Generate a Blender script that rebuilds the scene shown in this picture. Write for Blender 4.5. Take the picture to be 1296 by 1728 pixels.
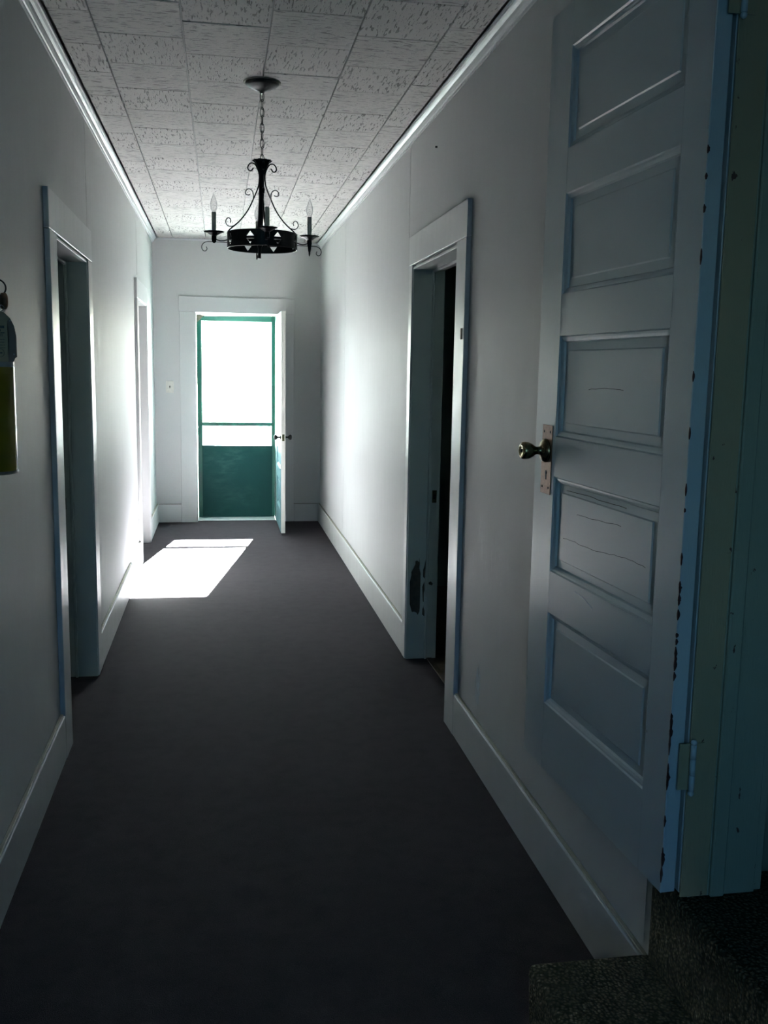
import bpy, bmesh, math, random
from mathutils import Vector, Matrix
random.seed(4)
for o in list(bpy.data.objects): bpy.data.objects.remove(o)
SC = bpy.context.scene
COL = SC.collection

# ------------------------------------------------------------------ camera
YAW, PITCH, ROLL, FPX = 0.1701, -0.1483, 0.0175, 1617.5
F = Vector((math.sin(YAW)*math.cos(PITCH), math.cos(YAW)*math.cos(PITCH), math.sin(PITCH)))
R = Vector((math.cos(YAW), -math.sin(YAW), 0.0)); U = R.cross(F)
R2 = R*math.cos(ROLL) + U*math.sin(ROLL); U2 = -R*math.sin(ROLL) + U*math.cos(ROLL)
cd = bpy.data.cameras.new('camera'); cam = bpy.data.objects.new('camera', cd); COL.objects.link(cam)
M = Matrix.Identity(4)
for i in range(3):
    M[i][0] = R2[i]; M[i][1] = U2[i]; M[i][2] = -F[i]
M[0][3], M[1][3], M[2][3] = 0.6173, 0.0, 1.5186
cam.matrix_world = M
cd.sensor_fit = 'HORIZONTAL'; cd.sensor_width = 36.0; cd.lens = FPX/1296*36.0; cd.clip_start = 0.05
SC.camera = cam

# ------------------------------------------------------------------ world, sun, window light, exposure
SUN_DIR = Vector((-0.314, -1.75, -1.0)).normalized()          # where the sunlight travels
world = bpy.data.worlds.new('sky'); SC.world = world; world.use_nodes = True
wn, wl = world.node_tree.nodes, world.node_tree.links
wn.clear()
wo = wn.new('ShaderNodeOutputWorld'); wb = wn.new('ShaderNodeBackground'); ws = wn.new('ShaderNodeTexSky')
ws.sky_type = 'NISHITA'; ws.sun_disc = False
ws.sun_elevation = math.asin(-SUN_DIR.z)
ws.sun_rotation = math.atan2(-SUN_DIR.x, -SUN_DIR.y)
ws.dust_density = 0.6; ws.air_density = 1.0
wb.inputs['Strength'].default_value = 0.5
wt = wn.new('ShaderNodeMix'); wt.data_type = 'RGBA'; wt.blend_type = 'MULTIPLY'; wt.inputs[0].default_value = 1.0; wt.inputs[7].default_value = (0.80, 0.98, 1.16, 1)
wl.new(ws.outputs[0], wt.inputs[6]); wl.new(wt.outputs[2], wb.inputs['Color']); wl.new(wb.outputs[0], wo.inputs['Surface'])

sd = bpy.data.lights.new('sun', 'SUN'); so = bpy.data.objects.new('sun', sd); COL.objects.link(so)
sd.energy = 2300.0; sd.angle = 0.009; sd.color = (0.93, 1.0, 0.99)
so.rotation_euler = SUN_DIR.to_track_quat('-Z', 'Y').to_euler(); so.location = (3, 16, 8)

def area(name, loc, size, direction, energy, color, portal=False):
    d = bpy.data.lights.new(name, 'AREA'); d.shape = 'RECTANGLE'; d.size, d.size_y = size
    d.energy = energy; d.color = color
    o = bpy.data.objects.new(name, d); COL.objects.link(o); o.location = loc
    o.rotation_euler = Vector(direction).to_track_quat('-Z', 'Y').to_euler()
    if portal: d.cycles.is_portal = True
    return o
area('daylight_portal_door', (0.77, 9.95, 1.2), (0.9, 2.4), (0, -1, 0), 1.0, (1, 1, 1), portal=True)
area('daylight_window_behind', (0.62, -1.86, 1.5), (0.8, 1.2), (0.15, 1, -0.15), 7.2, (0.15, 0.50, 0.86))

SC.view_settings.view_transform = 'Standard'; SC.view_settings.look = 'None'
SC.view_settings.exposure = 0.45; SC.view_settings.gamma = 1.0; SC.view_settings.use_curve_mapping = False

# ------------------------------------------------------------------ materials
class NT:
    def __init__(s, name):
        s.m = bpy.data.materials.new(name); s.m.use_nodes = True
        s.n = s.m.node_tree.nodes; s.l = s.m.node_tree.links
        s.b = s.n['Principled BSDF']
    def node(s, t, **kw):
        n = s.n.new(t)
        for k, v in kw.items():
            if k.startswith('_'): n.inputs[k[1:].replace('_', ' ')].default_value = v
            else: setattr(n, k, v)
        return n
    def coords(s, kind='Object', scale=(1, 1, 1), loc=(0, 0, 0)):
        t = s.node('ShaderNodeTexCoord'); mp = s.node('ShaderNodeMapping')
        mp.inputs['Scale'].default_value = scale; mp.inputs['Location'].default_value = loc
        s.l.new(t.outputs[kind], mp.inputs['Vector']); return mp.outputs[0]
    def noise(s, vec, scale, detail=4, rough=0.55):
        n = s.node('ShaderNodeTexNoise'); n.inputs['Scale'].default_value = scale
        n.inputs['Detail'].default_value = detail; n.inputs['Roughness'].default_value = rough
        s.l.new(vec, n.inputs['Vector']); return n.outputs['Fac']
    def ramp(s, fac, stops):
        r = s.node('ShaderNodeValToRGB'); cr = r.color_ramp
        while len(cr.elements) < len(stops): cr.elements.new(0.5)
        for e, (p, c) in zip(cr.elements, stops):
            e.position = p; e.color = (*c, 1) if not isinstance(c, (int, float)) else (c, c, c, 1)
        s.l.new(fac, r.inputs['Fac']); return r.outputs['Color']
    def mix(s, fac, a, b, mode='MIX'):
        m = s.node('ShaderNodeMix', data_type='RGBA', blend_type=mode)
        for sock, v in ((m.inputs[0], fac), (m.inputs[6], a), (m.inputs[7], b)):
            if isinstance(v, (int, float)): sock.default_value = v if sock.type == 'VALUE' else (v, v, v, 1)
            elif isinstance(v, tuple): sock.default_value = (*v, 1)
            else: s.l.new(v, sock)
        return m.outputs[2]
    def bump(s, h, strength=0.2, dist=0.002, prev=None):
        b = s.node('ShaderNodeBump'); b.inputs['Strength'].default_value = strength
        b.inputs['Distance'].default_value = dist; s.l.new(h, b.inputs['Height'])
        if prev is not None: s.l.new(prev, b.inputs['Normal'])
        return b.outputs[0]
    def set(s, base=None, rough=None, normal=None, metal=None, **kw):
        for k, v in (('Base Color', base), ('Roughness', rough), ('Normal', normal), ('Metallic', metal)):
            if v is None: continue
            if isinstance(v, (int, float)): s.b.inputs[k].default_value = v
            elif isinstance(v, tuple): s.b.inputs[k].default_value = (*v, 1)
            else: s.l.new(v, s.b.inputs[k])
        return s.m

def paint(name, color, rough=(0.32, 0.5), stretch=(30, 30, 3), bump=0.10, grime=0.06, chips=None, spec=0.5, dirt=(0.3, 0.27, 0.22)):
    s = NT(name)
    v = s.coords('Object')
    brush = s.noise(s.coords('Object', stretch), 6.0, 5, 0.6)
    fine = s.noise(v, 160.0, 3, 0.6)
    big = s.noise(v, 2.2, 5, 0.6)
    g = s.ramp(big, [(0.40, 0.0), (0.80, grime * 3)])
    col = s.mix(g, color, tuple(c * 0.85 for c in color))
    speck = s.ramp(s.noise(v, 26.0, 2, 0.5), [(0.80, 0.0), (0.82, 0.7)])
    col = s.mix(speck, col, dirt)
    r = s.ramp(s.noise(s.coords('Object', (1, 3, 0.8)), 5.0, 6, 0.65), [(0.3, rough[0]), (0.7, rough[1])])
    if chips:
        m = s.ramp(s.noise(s.coords('Object', (1, 1, 0.45)), chips, 4, 0.55), [(0.70, 0.0), (0.715, 1.0)])
        col = s.mix(m, col, (0.10, 0.045, 0.03)); r = s.mix(m, r, 0.8)
    n = s.bump(brush, bump, 0.003); n = s.bump(fine, bump * 0.8, 0.0008, n)
    s.b.inputs['Specular IOR Level'].default_value = spec
    return s.set(col, r, n)

M_WALL = paint('wall_paint', (0.50, 0.51, 0.50), (0.48, 0.62), (34, 34, 3.0), 0.16, 0.05, spec=0.14)
M_TRIM = paint('trim_paint', (0.53, 0.54, 0.53), (0.30, 0.44), (40, 40, 4), 0.12, 0.04, spec=0.3)
M_LEAF = paint('door_paint', (0.52, 0.57, 0.555), (0.30, 0.33), (60, 60, 5), 0.16, 0.05)
M_LEAF_EDGE = paint('door_paint_chipped', (0.52, 0.57, 0.555), (0.30, 0.33), (60, 60, 5), 0.16, 0.05)
M_RAIL = paint('door_paint_across', (0.52, 0.57, 0.555), (0.30, 0.33), (60, 6, 60), 0.16, 0.05)
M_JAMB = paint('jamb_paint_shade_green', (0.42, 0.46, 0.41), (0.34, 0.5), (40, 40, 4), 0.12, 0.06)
M_CREAM = paint('cream_paint_worn', (0.38, 0.32, 0.19), (0.34, 0.55), (40, 40, 4), 0.18, 0.12, chips=55)
M_ENDJAMB = paint('jamb_paint_worn', (0.30, 0.33, 0.24), (0.34, 0.55), (40, 40, 4), 0.18, 0.12, chips=55)
M_ENDLEAF = paint('end_door_paint', (0.62, 0.63, 0.58), (0.25, 0.4), (60, 60, 5), 0.1, 0.05)
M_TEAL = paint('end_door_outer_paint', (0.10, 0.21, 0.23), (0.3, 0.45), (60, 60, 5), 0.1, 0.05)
M_GREEN = paint('green_door_paint', (0.006, 0.085, 0.062), (0.3, 0.5), (40, 40, 5), 0.15, 0.0, dirt=(0.02, 0.10, 0.07))
M_CROWN = paint('crown_paint', (0.66, 0.67, 0.665), (0.3, 0.45), (30, 3, 30), 0.1, 0.03)
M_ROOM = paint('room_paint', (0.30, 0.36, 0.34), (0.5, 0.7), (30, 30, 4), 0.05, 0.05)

def kick_material():
    s = NT('green_plywood'); v = s.coords('Object', (1.2, 1, 4))
    n = s.noise(v, 5.0, 6, 0.7); n2 = s.noise(s.coords('Object', (1, 1, 1), (3, 1, 2)), 2.2, 3, 0.5)
    k = s.mix(1.0, s.ramp(n, [(0.42, 0.0), (0.72, 0.9)]), s.ramp(n2, [(0.45, 0.0), (0.62, 1.0)]), 'MULTIPLY')
    col = s.mix(k, (0.006, 0.045, 0.043), (0.028, 0.080, 0.074))
    s.b.inputs['Specular IOR Level'].default_value = 0.15
    return s.set(col, 0.6, s.bump(n, 0.2, 0.002))
M_KICK = kick_material()

def plain(name, color, rough=0.5, metal=0.0, bump=0.0, scale=80, var=0.15):
    s = NT(name); v = s.coords('Object'); n = s.noise(v, scale, 4, 0.6)
    col = s.mix(s.ramp(n, [(0.35, 0.0), (0.7, 1.0)]), color, tuple(c * (1 - var) for c in color))
    return s.set(col, rough, s.bump(n, bump, 0.001) if bump else None, metal)
M_IRON = plain('black_iron', (0.012, 0.014, 0.013), 0.42, 0.6, 0.5, 120)
M_BRASS = plain('antique_brass', (0.30, 0.25, 0.13), 0.22, 1.0, 0.03, 60)
M_COPPER = plain('worn_copper_plate', (0.27, 0.15, 0.085), 0.55, 0.5, 0.2, 90, 0.35)
M_DARK = plain('dark_hole', (0.006, 0.006, 0.006), 0.8)
M_OLIVE = plain('olive_yellow_enamel', (0.16, 0.13, 0.006), 0.22, 0.15, 0.0, 10)
M_STEEL = plain('dull_steel', (0.35, 0.35, 0.33), 0.35, 0.9)
M_CARD = plain('tag_card', (0.26, 0.21, 0.12), 0.6, 0, 0.05, 40, 0.12)
M_CARD_EDGE = plain('tag_margin', (0.17, 0.12, 0.09), 0.6, 0, 0.05, 40, 0.12)
M_INK = plain('ink', (0.02, 0.035, 0.035), 0.6)
M_BAND = plain('pale_blue_label', (0.20, 0.24, 0.24), 0.4)
M_BLUE = plain('blue_label', (0.04, 0.12, 0.24), 0.4)
M_CREAMPLASTIC = plain('cream_plastic', (0.62, 0.60, 0.54), 0.35)
M_CANDLE = plain('candle_sleeve', (0.62, 0.60, 0.50), 0.5, 0, 0.1, 60, 0.25)
M_WOOD = plain('bare_brown_wood', (0.085, 0.060, 0.038), 0.75, 0, 0.5, 30, 0.45)
M_FLAKE = plain('red_brown_primer', (0.07, 0.022, 0.018), 0.8, 0, 0.3, 60, 0.4)
M_RUSTWOOD = plain('weathered_wood', (0.20, 0.15, 0.11), 0.75, 0, 0.5, 30, 0.4)
M_GROUND = plain('dry_grass_ground', (0.035, 0.036, 0.028), 0.9, 0, 0.3, 12, 0.3)
M_SILL = plain('pale_sill', (0.6, 0.6, 0.62), 0.6)
M_SMUDGE = plain('chalky_scuff', (0.62, 0.70, 0.74), 0.5, 0, 0.2, 60, 0.2)
M_WIRE = plain('dark_pencil', (0.05, 0.06, 0.06), 0.6)
M_CAULK = plain('yellowed_caulk', (0.27, 0.26, 0.20), 0.6, 0, 0.2, 40, 0.2)
M_DIRT = plain('dirty_gap', (0.16, 0.14, 0.12), 0.8)

def carpet(name, c1, c2, scale, bump, seam=False):
    s = NT(name); v = s.coords('Object')
    fine = s.noise(v, scale, 3, 0.7); med = s.noise(v, 14, 5, 0.6); big = s.noise(v, 1.6, 4, 0.6)
    col = s.mix(s.ramp(fine, [(0.3, 0.0), (0.7, 1.0)]), c1, c2)
    col = s.mix(s.ramp(med, [(0.4, 0.0), (0.75, 0.35)]), col, tuple(c * 0.6 for c in c1))
    col = s.mix(s.ramp(big, [(0.45, 0.0), (0.7, 0.25)]), col, c2)
    n = s.bump(fine, bump, 0.004); n = s.bump(med, bump * 0.4, 0.006, n)
    s.b.inputs['Specular IOR Level'].default_value = 0.016
    return s.set(col, 0.80, n)
M_CARPET = carpet('hall_carpet', (0.023, 0.021, 0.023), (0.055, 0.048, 0.054), 330, 0.7)
def loop_carpet():
    s = NT('step_loop_carpet')
    w = s.node('ShaderNodeTexVoronoi', feature='SMOOTH_F1'); w.inputs['Scale'].default_value = 130; w.inputs['Smoothness'].default_value = 0.4
    s.l.new(s.coords('Object'), w.inputs['Vector'])
    d = w.outputs['Distance']
    col = s.mix(s.ramp(d, [(0.1, 0.0), (0.6, 1.0)]), (0.13, 0.12, 0.075), (0.03, 0.034, 0.02))
    s.b.inputs['Specular IOR Level'].default_value = 0.1
    inv = s.ramp(d, [(0.0, 1.0), (0.7, 0.0)])
    return s.set(col, 0.95, s.bump(inv, 0.9, 0.006))
M_LOOP = loop_carpet()

def tile_material():
    s = NT('fissured_tile')
    t = s.node('ShaderNodeTexCoord'); oi = s.node('ShaderNodeObjectInfo')
    add = s.node('ShaderNodeVectorMath', operation='MULTIPLY_ADD')
    comb = s.node('ShaderNodeCombineXYZ')
    for i in range(3): s.l.new(oi.outputs['Random'], comb.inputs[i])
    s.l.new(comb.outputs[0], add.inputs[0]); add.inputs[1].default_value = (17, 31, 7); s.l.new(t.outputs['UV'], add.inputs[2])
    def nz(sc, k, det=2):
        mp = s.node('ShaderNodeMapping'); mp.inputs['Scale'].default_value = sc
        s.l.new(add.outputs[0], mp.inputs['Vector']); return s.noise(mp.outputs[0], k, det, 0.5)
    streak = s.ramp(nz((0.17, 1, 1), 105, 2), [(0.585, 0.0), (0.625, 1.0)])
    streak2 = s.ramp(nz((0.3, 1.0, 1), 170, 2), [(0.63, 0.0), (0.66, 0.8)])
    blot = nz((1, 1, 1), 7, 3)
    mask = s.mix(1.0, streak, streak2, 'LIGHTEN')
    mask = s.mix(1.0, mask, s.ramp(blot, [(0.3, 0.55), (0.6, 1.0)]), 'MULTIPLY')
    base = s.mix(s.ramp(blot, [(0.3, 0.0), (0.7, 0.4)]), (0.50, 0.485, 0.46), (0.43, 0.415, 0.395))
    col = s.mix(mask, base, (0.10, 0.09, 0.085))
    inv = s.ramp(mask, [(0.0, 1.0), (1.0, 0.0)])
    return s.set(col, 0.8, s.bump(inv, 0.6, 0.003))
M_TILE = tile_material()

def screen_material():
    s = NT('insect_screen')
    tr = s.node('ShaderNodeBsdfTransparent'); tr.inputs[0].default_value = (1, 1, 1, 1)
    df = s.node('ShaderNodeBsdfTranslucent'); df.inputs[0].default_value = (0.3, 0.32, 0.32, 1)
    mx = s.node('ShaderNodeMixShader')
    # fine woven wires, from object coordinates
    w = s.node('ShaderNodeTexNoise'); w.inputs['Scale'].default_value = 400
    s.l.new(s.coords('Object'), w.inputs['Vector'])
    f = s.ramp(w.outputs['Fac'], [(0.0, 0.05), (1.0, 0.09)])
    s.l.new(f, mx.inputs[0]); s.l.new(tr.outputs[0], mx.inputs[1]); s.l.new(df.outputs[0], mx.inputs[2])
    s.l.new(mx.outputs[0], s.n['Material Output'].inputs['Surface'])
    return s.m
M_SCREEN = screen_material()
def glass_material(name, tint=(1, 1, 1), gloss=0.12):
    s = NT(name)
    tr = s.node('ShaderNodeBsdfTransparent'); tr.inputs[0].default_value = (*tint, 1)
    gl = s.node('ShaderNodeBsdfGlossy'); gl.inputs['Roughness'].default_value = 0.03
    lw = s.node('ShaderNodeLayerWeight'); lw.inputs['Blend'].default_value = 0.35
    f = s.ramp(lw.outputs['Facing'], [(0.0, gloss), (1.0, 0.85)])
    mx = s.node('ShaderNodeMixShader'); s.l.new(f, mx.inputs[0])
    s.l.new(tr.outputs[0], mx.inputs[1]); s.l.new(gl.outputs[0], mx.inputs[2])
    s.l.new(mx.outputs[0], s.n['Material Output'].inputs['Surface']); return s.m
M_GLASS = glass_material('thin_glass', (0.95, 0.95, 0.95), 0.06)
M_PANE = glass_material('window_glass', (0.75, 0.9, 1.0), 0.06)

# ------------------------------------------------------------------ builders
def link(name, bm, mat, parent=None, smooth=False, mats=None):
    bmesh.ops.recalc_face_normals(bm, faces=bm.faces[:])
    me = bpy.data.meshes.new(name); bm.to_mesh(me); bm.free()
    for m in (mats or [mat]): me.materials.append(m)
    if smooth:
        for p in me.polygons: p.use_smooth = True
    o = bpy.data.objects.new(name, me); COL.objects.link(o)
    if parent: o.parent = parent
    return o
def mesh(name, verts, faces, mat, parent=None, smooth=False):
    bm = bmesh.new(); vs = [bm.verts.new(v) for v in verts]
    for f in faces: bm.faces.new([vs[i] for i in f])
    return link(name, bm, mat, parent, smooth)
def box_bm(bm, a, b, bevel=0.0, seg=1):
    (x0, y0, z0), (x1, y1, z1) = a, b
    r = bmesh.ops.create_cube(bm, size=1.0)
    vs = r['verts']
    for v in vs:
        v.co = Vector((x0 + (v.co.x + .5) * (x1 - x0), y0 + (v.co.y + .5) * (y1 - y0), z0 + (v.co.z + .5) * (z1 - z0)))
    if bevel:
        es = {e for v in vs for e in v.link_edges}
        bmesh.ops.bevel(bm, geom=list(es), offset=bevel, segments=seg, affect='EDGES', profile=0.6)
def box(name, a, b, mat, parent=None, bevel=0.0, seg=1):
    bm = bmesh.new(); box_bm(bm, a, b, bevel, seg)
    return link(name, bm, mat, parent)
def boxes(name, lst, mat, parent=None, bevel=0.0):
    bm = bmesh.new()
    for a, b in lst: box_bm(bm, a, b, bevel)
    return link(name, bm, mat, parent)
def empty(name, loc=(0, 0, 0)):
    o = bpy.data.objects.new(name, None); COL.objects.link(o); o.location = loc; o.empty_display_size = 0.1
    return o
def struct(o, label=None, cat=None):
    o['kind'] = 'structure'
    if label: o['label'] = label
    if cat: o['category'] = cat
    return o
def tag(o, label, cat, group=None):
    o['label'] = label; o['category'] = cat
    if group: o['group'] = group
    return o
def lathe(name, prof, mat, parent=None, axis='Z', origin=(0, 0, 0), n=24, smooth=True, wob=None, caps=True):
    """prof: (radius, height along the axis)"""
    bm = bmesh.new(); rings = []
    for r, h in prof:
        ring = []
        for i in range(n):
            a = 2 * math.pi * i / n
            rr = r * (1 + (wob[0] * math.cos(wob[1] * a) * (r / max(p[0] for p in prof)) ** 3 if wob else 0))
            p = Vector((rr * math.cos(a), rr * math.sin(a), h))
            if axis == 'X': p = Vector((p.z, p.x, p.y))
            elif axis == 'Y': p = Vector((p.x, p.z, p.y))
            ring.append(bm.verts.new(p + Vector(origin)))
        rings.append(ring)
    for a, b in zip(rings, rings[1:]):
        for i in range(n):
            bm.faces.new((a[i], a[(i + 1) % n], b[(i + 1) % n], b[i]))
    if caps:
        bm.faces.new(rings[0]); bm.faces.new(rings[-1])
    return link(name, bm, mat, parent, smooth)
def sweep_bm(bm, pts, wid, hgt=None, n=8, closed=False, side=None):
    """round (or flat, if side is given) rod along pts"""
    pts = [Vector(p) for p in pts]; rings = []
    up = Vector(side) if side else None
    prevn = None
    for i, p in enumerate(pts):
        a = pts[i - 1] if (i or closed) else p
        b = pts[(i + 1) % len(pts)] if (i < len(pts) - 1 or closed) else p
        t = (b - a).normalized()
        if up is None:
            if prevn is None: prevn = t.orthogonal().normalized()
            nrm = (prevn - t * prevn.dot(t)).normalized(); prevn = nrm
        else: nrm = up
        bn = t.cross(nrm).normalized()
        w, h = wid / 2, (hgt or wid) / 2
        ring = [bm.verts.new(p + nrm * (w * math.cos(2 * math.pi * (k + .5) / n)) + bn * (h * math.sin(2 * math.pi * (k + .5) / n))) for k in range(n)]
        rings.append(ring)
    m = len(rings)
    for i in range(m if closed else m - 1):
        a, b = rings[i], rings[(i + 1) % m]
        for k in range(n): bm.faces.new((a[k], a[(k + 1) % n], b[(k + 1) % n], b[k]))
    if not closed: bm.faces.new(rings[0]); bm.faces.new(rings[-1])
def rod(name, pts, wid, mat, parent=None, hgt=None, n=8, closed=False, side=None):
    bm = bmesh.new(); sweep_bm(bm, pts, wid, hgt, n, closed, side)
    return link(name, bm, mat, parent, True)
def smooth_path(pts, k=4):
    out = []; P = [Vector(p) for p in pts]
    for i in range(len(P) - 1):
        p0, p1, p2, p3 = P[max(i - 1, 0)], P[i], P[i + 1], P[min(i + 2, len(P) - 1)]
        for j in range(k):
            t = j / k
            out.append(0.5 * ((2 * p1) + (p2 - p0) * t + (2 * p0 - 5 * p1 + 4 * p2 - p3) * t * t + (3 * p1 - p0 - 3 * p2 + p3) * t ** 3))
    out.append(P[-1]); return out

# ------------------------------------------------------------------ room shell
W, L, H = 1.588, 9.465, 2.70
YB = -1.8                                  # wall behind the camera
LT, RT = 0.16, 0.15                        # wall thickness
D1 = (3.846, 4.721, 1.992)                 # left doorway: near, far, height
D2 = (7.51, 8.36, 2.01)                    # second left doorway
D3 = (3.903, 4.829, 2.024)                 # right doorway
DF = (0.93, 1.757, 2.455)                  # raised doorway by the camera (sill 0.42)
E0, E1, EH = 0.392, 1.158, 2.018           # end doorway
EY = 9.76                                  # plane of the screen door
SILL = 0.42

struct(box('floor', (-0.17, YB, -0.10), (W + 0.115, L + 0.075, 0.0), M_CARPET), 'dark plum grey hall carpet', 'carpet')
def wall_long(name, x0, x1, y0, y1, z1, ops, mat):
    """wall running along the hall with openings (ya, yb, za, zb)"""
    lst = []; y = y0
    for ya, yb, za, zb in sorted(ops):
        lst.append(((x0, y, 0), (x1, ya, z1)))
        if za > 0: lst.append(((x0, ya, 0), (x1, yb, za)))
        lst.append(((x0, ya, zb), (x1, yb, z1)))
        y = yb
    lst.append(((x0, y, 0), (x1, y1, z1)))
    return boxes(name, lst, mat)
wall_l = struct(wall_long('wall_left', -LT, 0.0, YB, L, H, [(D1[0], D1[1], 0, D1[2]), (D2[0], D2[1], 0, D2[2])], M_WALL), 'white painted long wall with fire extinguisher', 'wall')
wall_r = struct(wall_long('wall_right', W, W + RT, YB, L, H, [(D3[0], D3[1], 0, D3[2]), (DF[0], DF[1], SILL - 0.02, DF[2])], M_WALL), 'white painted long wall behind the five panel door', 'wall')
wall_e = struct(boxes('wall_far', [((-LT, L, 0), (E0 - .02, L + .36, H)), ((E1 + .02, L, 0), (W + RT, L + .36, H)), ((E0 - .02, L, EH + .02), (E1 + .02, L + .36, H))], M_WALL), 'white end wall around the green screen door', 'wall')
wall_b = struct(boxes('wall_back', [((-LT, YB - .15, 0), (0.22, YB, H)), ((1.02, YB - .15, 0), (W + RT, YB, H)), ((0.22, YB - .15, 0), (1.02, YB, 0.9)), ((0.22, YB - .15, 2.1), (1.02, YB, H))], M_ROOM), 'wall behind the camera with a window', 'wall')

# ceiling deck and its tiles
ceil = struct(box('ceiling', (-3.0, YB - .15, H + .012), (4.6, L + .36, H + .15), M_WALL), 'ceiling of square fissured acoustic tiles', 'ceiling')
def tile_mesh(name, w, d, rot):
    bm = bmesh.new(); box_bm(bm, (0, 0, 0), (w, d, 0.014), 0.0022)
    uv = bm.loops.layers.uv.new('UVMap')
    for f in bm.faces:
        for lp in f.loops:
            c = lp.vert.co; lp[uv].uv = (c.y, c.x) if rot else (c.x, c.y)
    me = bpy.data.meshes.new(name); bm.to_mesh(me); bm.free(); me.materials.append(M_TILE); return me
XS = [0.0, 0.19, 0.495, 0.80, 1.11, 1.415, W]
PH = [3.578, 3.432, 3.607, 3.433, 3.62, 3.465]
TD = 0.352
for c in range(6):
    w = XS[c + 1] - XS[c]; g = 0.0045
    ms = [tile_mesh('ceiling_tile', w - g, TD - 0.0034, r) for r in (False, True)]
    k = -15
    while PH[c] + k * TD < L:
        y = PH[c] + k * TD
        if y > YB - 0.3:
            y0, y1 = max(y, YB), min(y + TD, L)
            me = ms[k % 2]
            if y1 - y0 < TD - 0.01: me = tile_mesh('ceiling_tile', w - g, y1 - y0 - 0.0024, k % 2 == 1)
            o = bpy.data.objects.new('ceiling_tile', me); COL.objects.link(o); o.parent = ceil
            o.location = (XS[c] + g / 2, y0 + 0.001, H - 0.002 + random.uniform(-.0008, .0006))
        k += 1

# crown moulding
def crown(name, x, sgn, y0, y1, parent=None):
    prof = [(0.0, -0.052), (0.006, -0.052), (0.007, -0.044), (0.012, -0.042), (0.017, -0.034), (0.020, -0.024), (0.028, -0.018), (0.034, -0.012), (0.040, -0.011), (0.042, -0.003), (0.052, -0.003), (0.0, -0.003)]
    vs = [(x + sgn * a, y, H + b) for y in (y0, y1) for a, b in prof]; n = len(prof)
    fs = [[i, (i + 1) % n, n + (i + 1) % n, n + i] for i in range(n)] + [list(range(n)), list(range(n, 2 * n))]
    return mesh(name, vs, fs, M_CROWN, parent)
struct(crown('trim_1', 0.0, 1, YB, L), 'white crown moulding along the left wall', 'moulding')
struct(crown('trim_2', W, -1, YB, L), 'white crown moulding along the right wall', 'moulding')
struct(box('trim_3', (0.05, L - 0.012, H - 0.022), (W - 0.05, L, H - 0.003), M_CROWN, bevel=.003), 'thin cove strip above the end wall', 'moulding')

# baseboards
BH, BT = 0.176, 0.019
def base(name, segs, axis, pos, sgn):
    o = empty(name, (0, 0, 0)); struct(o)
    for a, b in segs:
        if axis == 'x':
            lo, hi = sorted((pos, pos + sgn * BT)); box('board', (lo, a, 0.0), (hi, b, BH), M_TRIM, o, .003)
            lo, hi = sorted((pos, pos + sgn * (BT - .006))); box('cap_bead', (lo, a, BH), (hi, b, BH + .006), M_CAULK, o, .002)
        else:
            lo, hi = sorted((pos, pos + sgn * BT)); box('board', (a, lo, 0.0), (b, hi, BH), M_TRIM, o, .003)
            lo, hi = sorted((pos, pos + sgn * (BT - .006))); box('cap_bead', (a, lo, BH), (b, hi, BH + .004), M_DIRT, o, .001)
    return o
CW = 0.155                                   # casing width
base('baseboard_left', [(YB, D1[0] - CW - .002), (D1[1] + CW - .02, D2[0] - .105), (D2[1] + .105, L)], 'x', 0.0, 1)['label'] = 'tall white baseboard of the left wall'
base('baseboard_right', [(1.90, D3[0] - CW - .002), (D3[1] + .08, L)], 'x', W, -1)['label'] = 'tall white baseboard of the right wall'
base('baseboard_far', [(0.02, E0 - .157), (E1 + .172, W - .02)], 'y', L, -1)['label'] = 'low white baseboard of the end wall'

# thin wallboard seams
for (x, sg, y, z0, z1) in ((0.0, 1, 4.867, 2.145, 2.64), (0.0, 1, 7.66, 2.19, 2.64)):
    box('seam', (x, y - .002, z0), (x + sg * .0012, y + .002, z1), M_TRIM, wall_l)
for (y, z0, z1) in ((5.027, 2.19, 2.64), (7.615, 0.2, 2.64), (2.87, 1.2, 2.02), (1.945, .2, 2.1)):
    box('seam', (W - .0012, y - .002, z0), (W, y + .002, z1), M_TRIM, wall_r)

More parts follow.
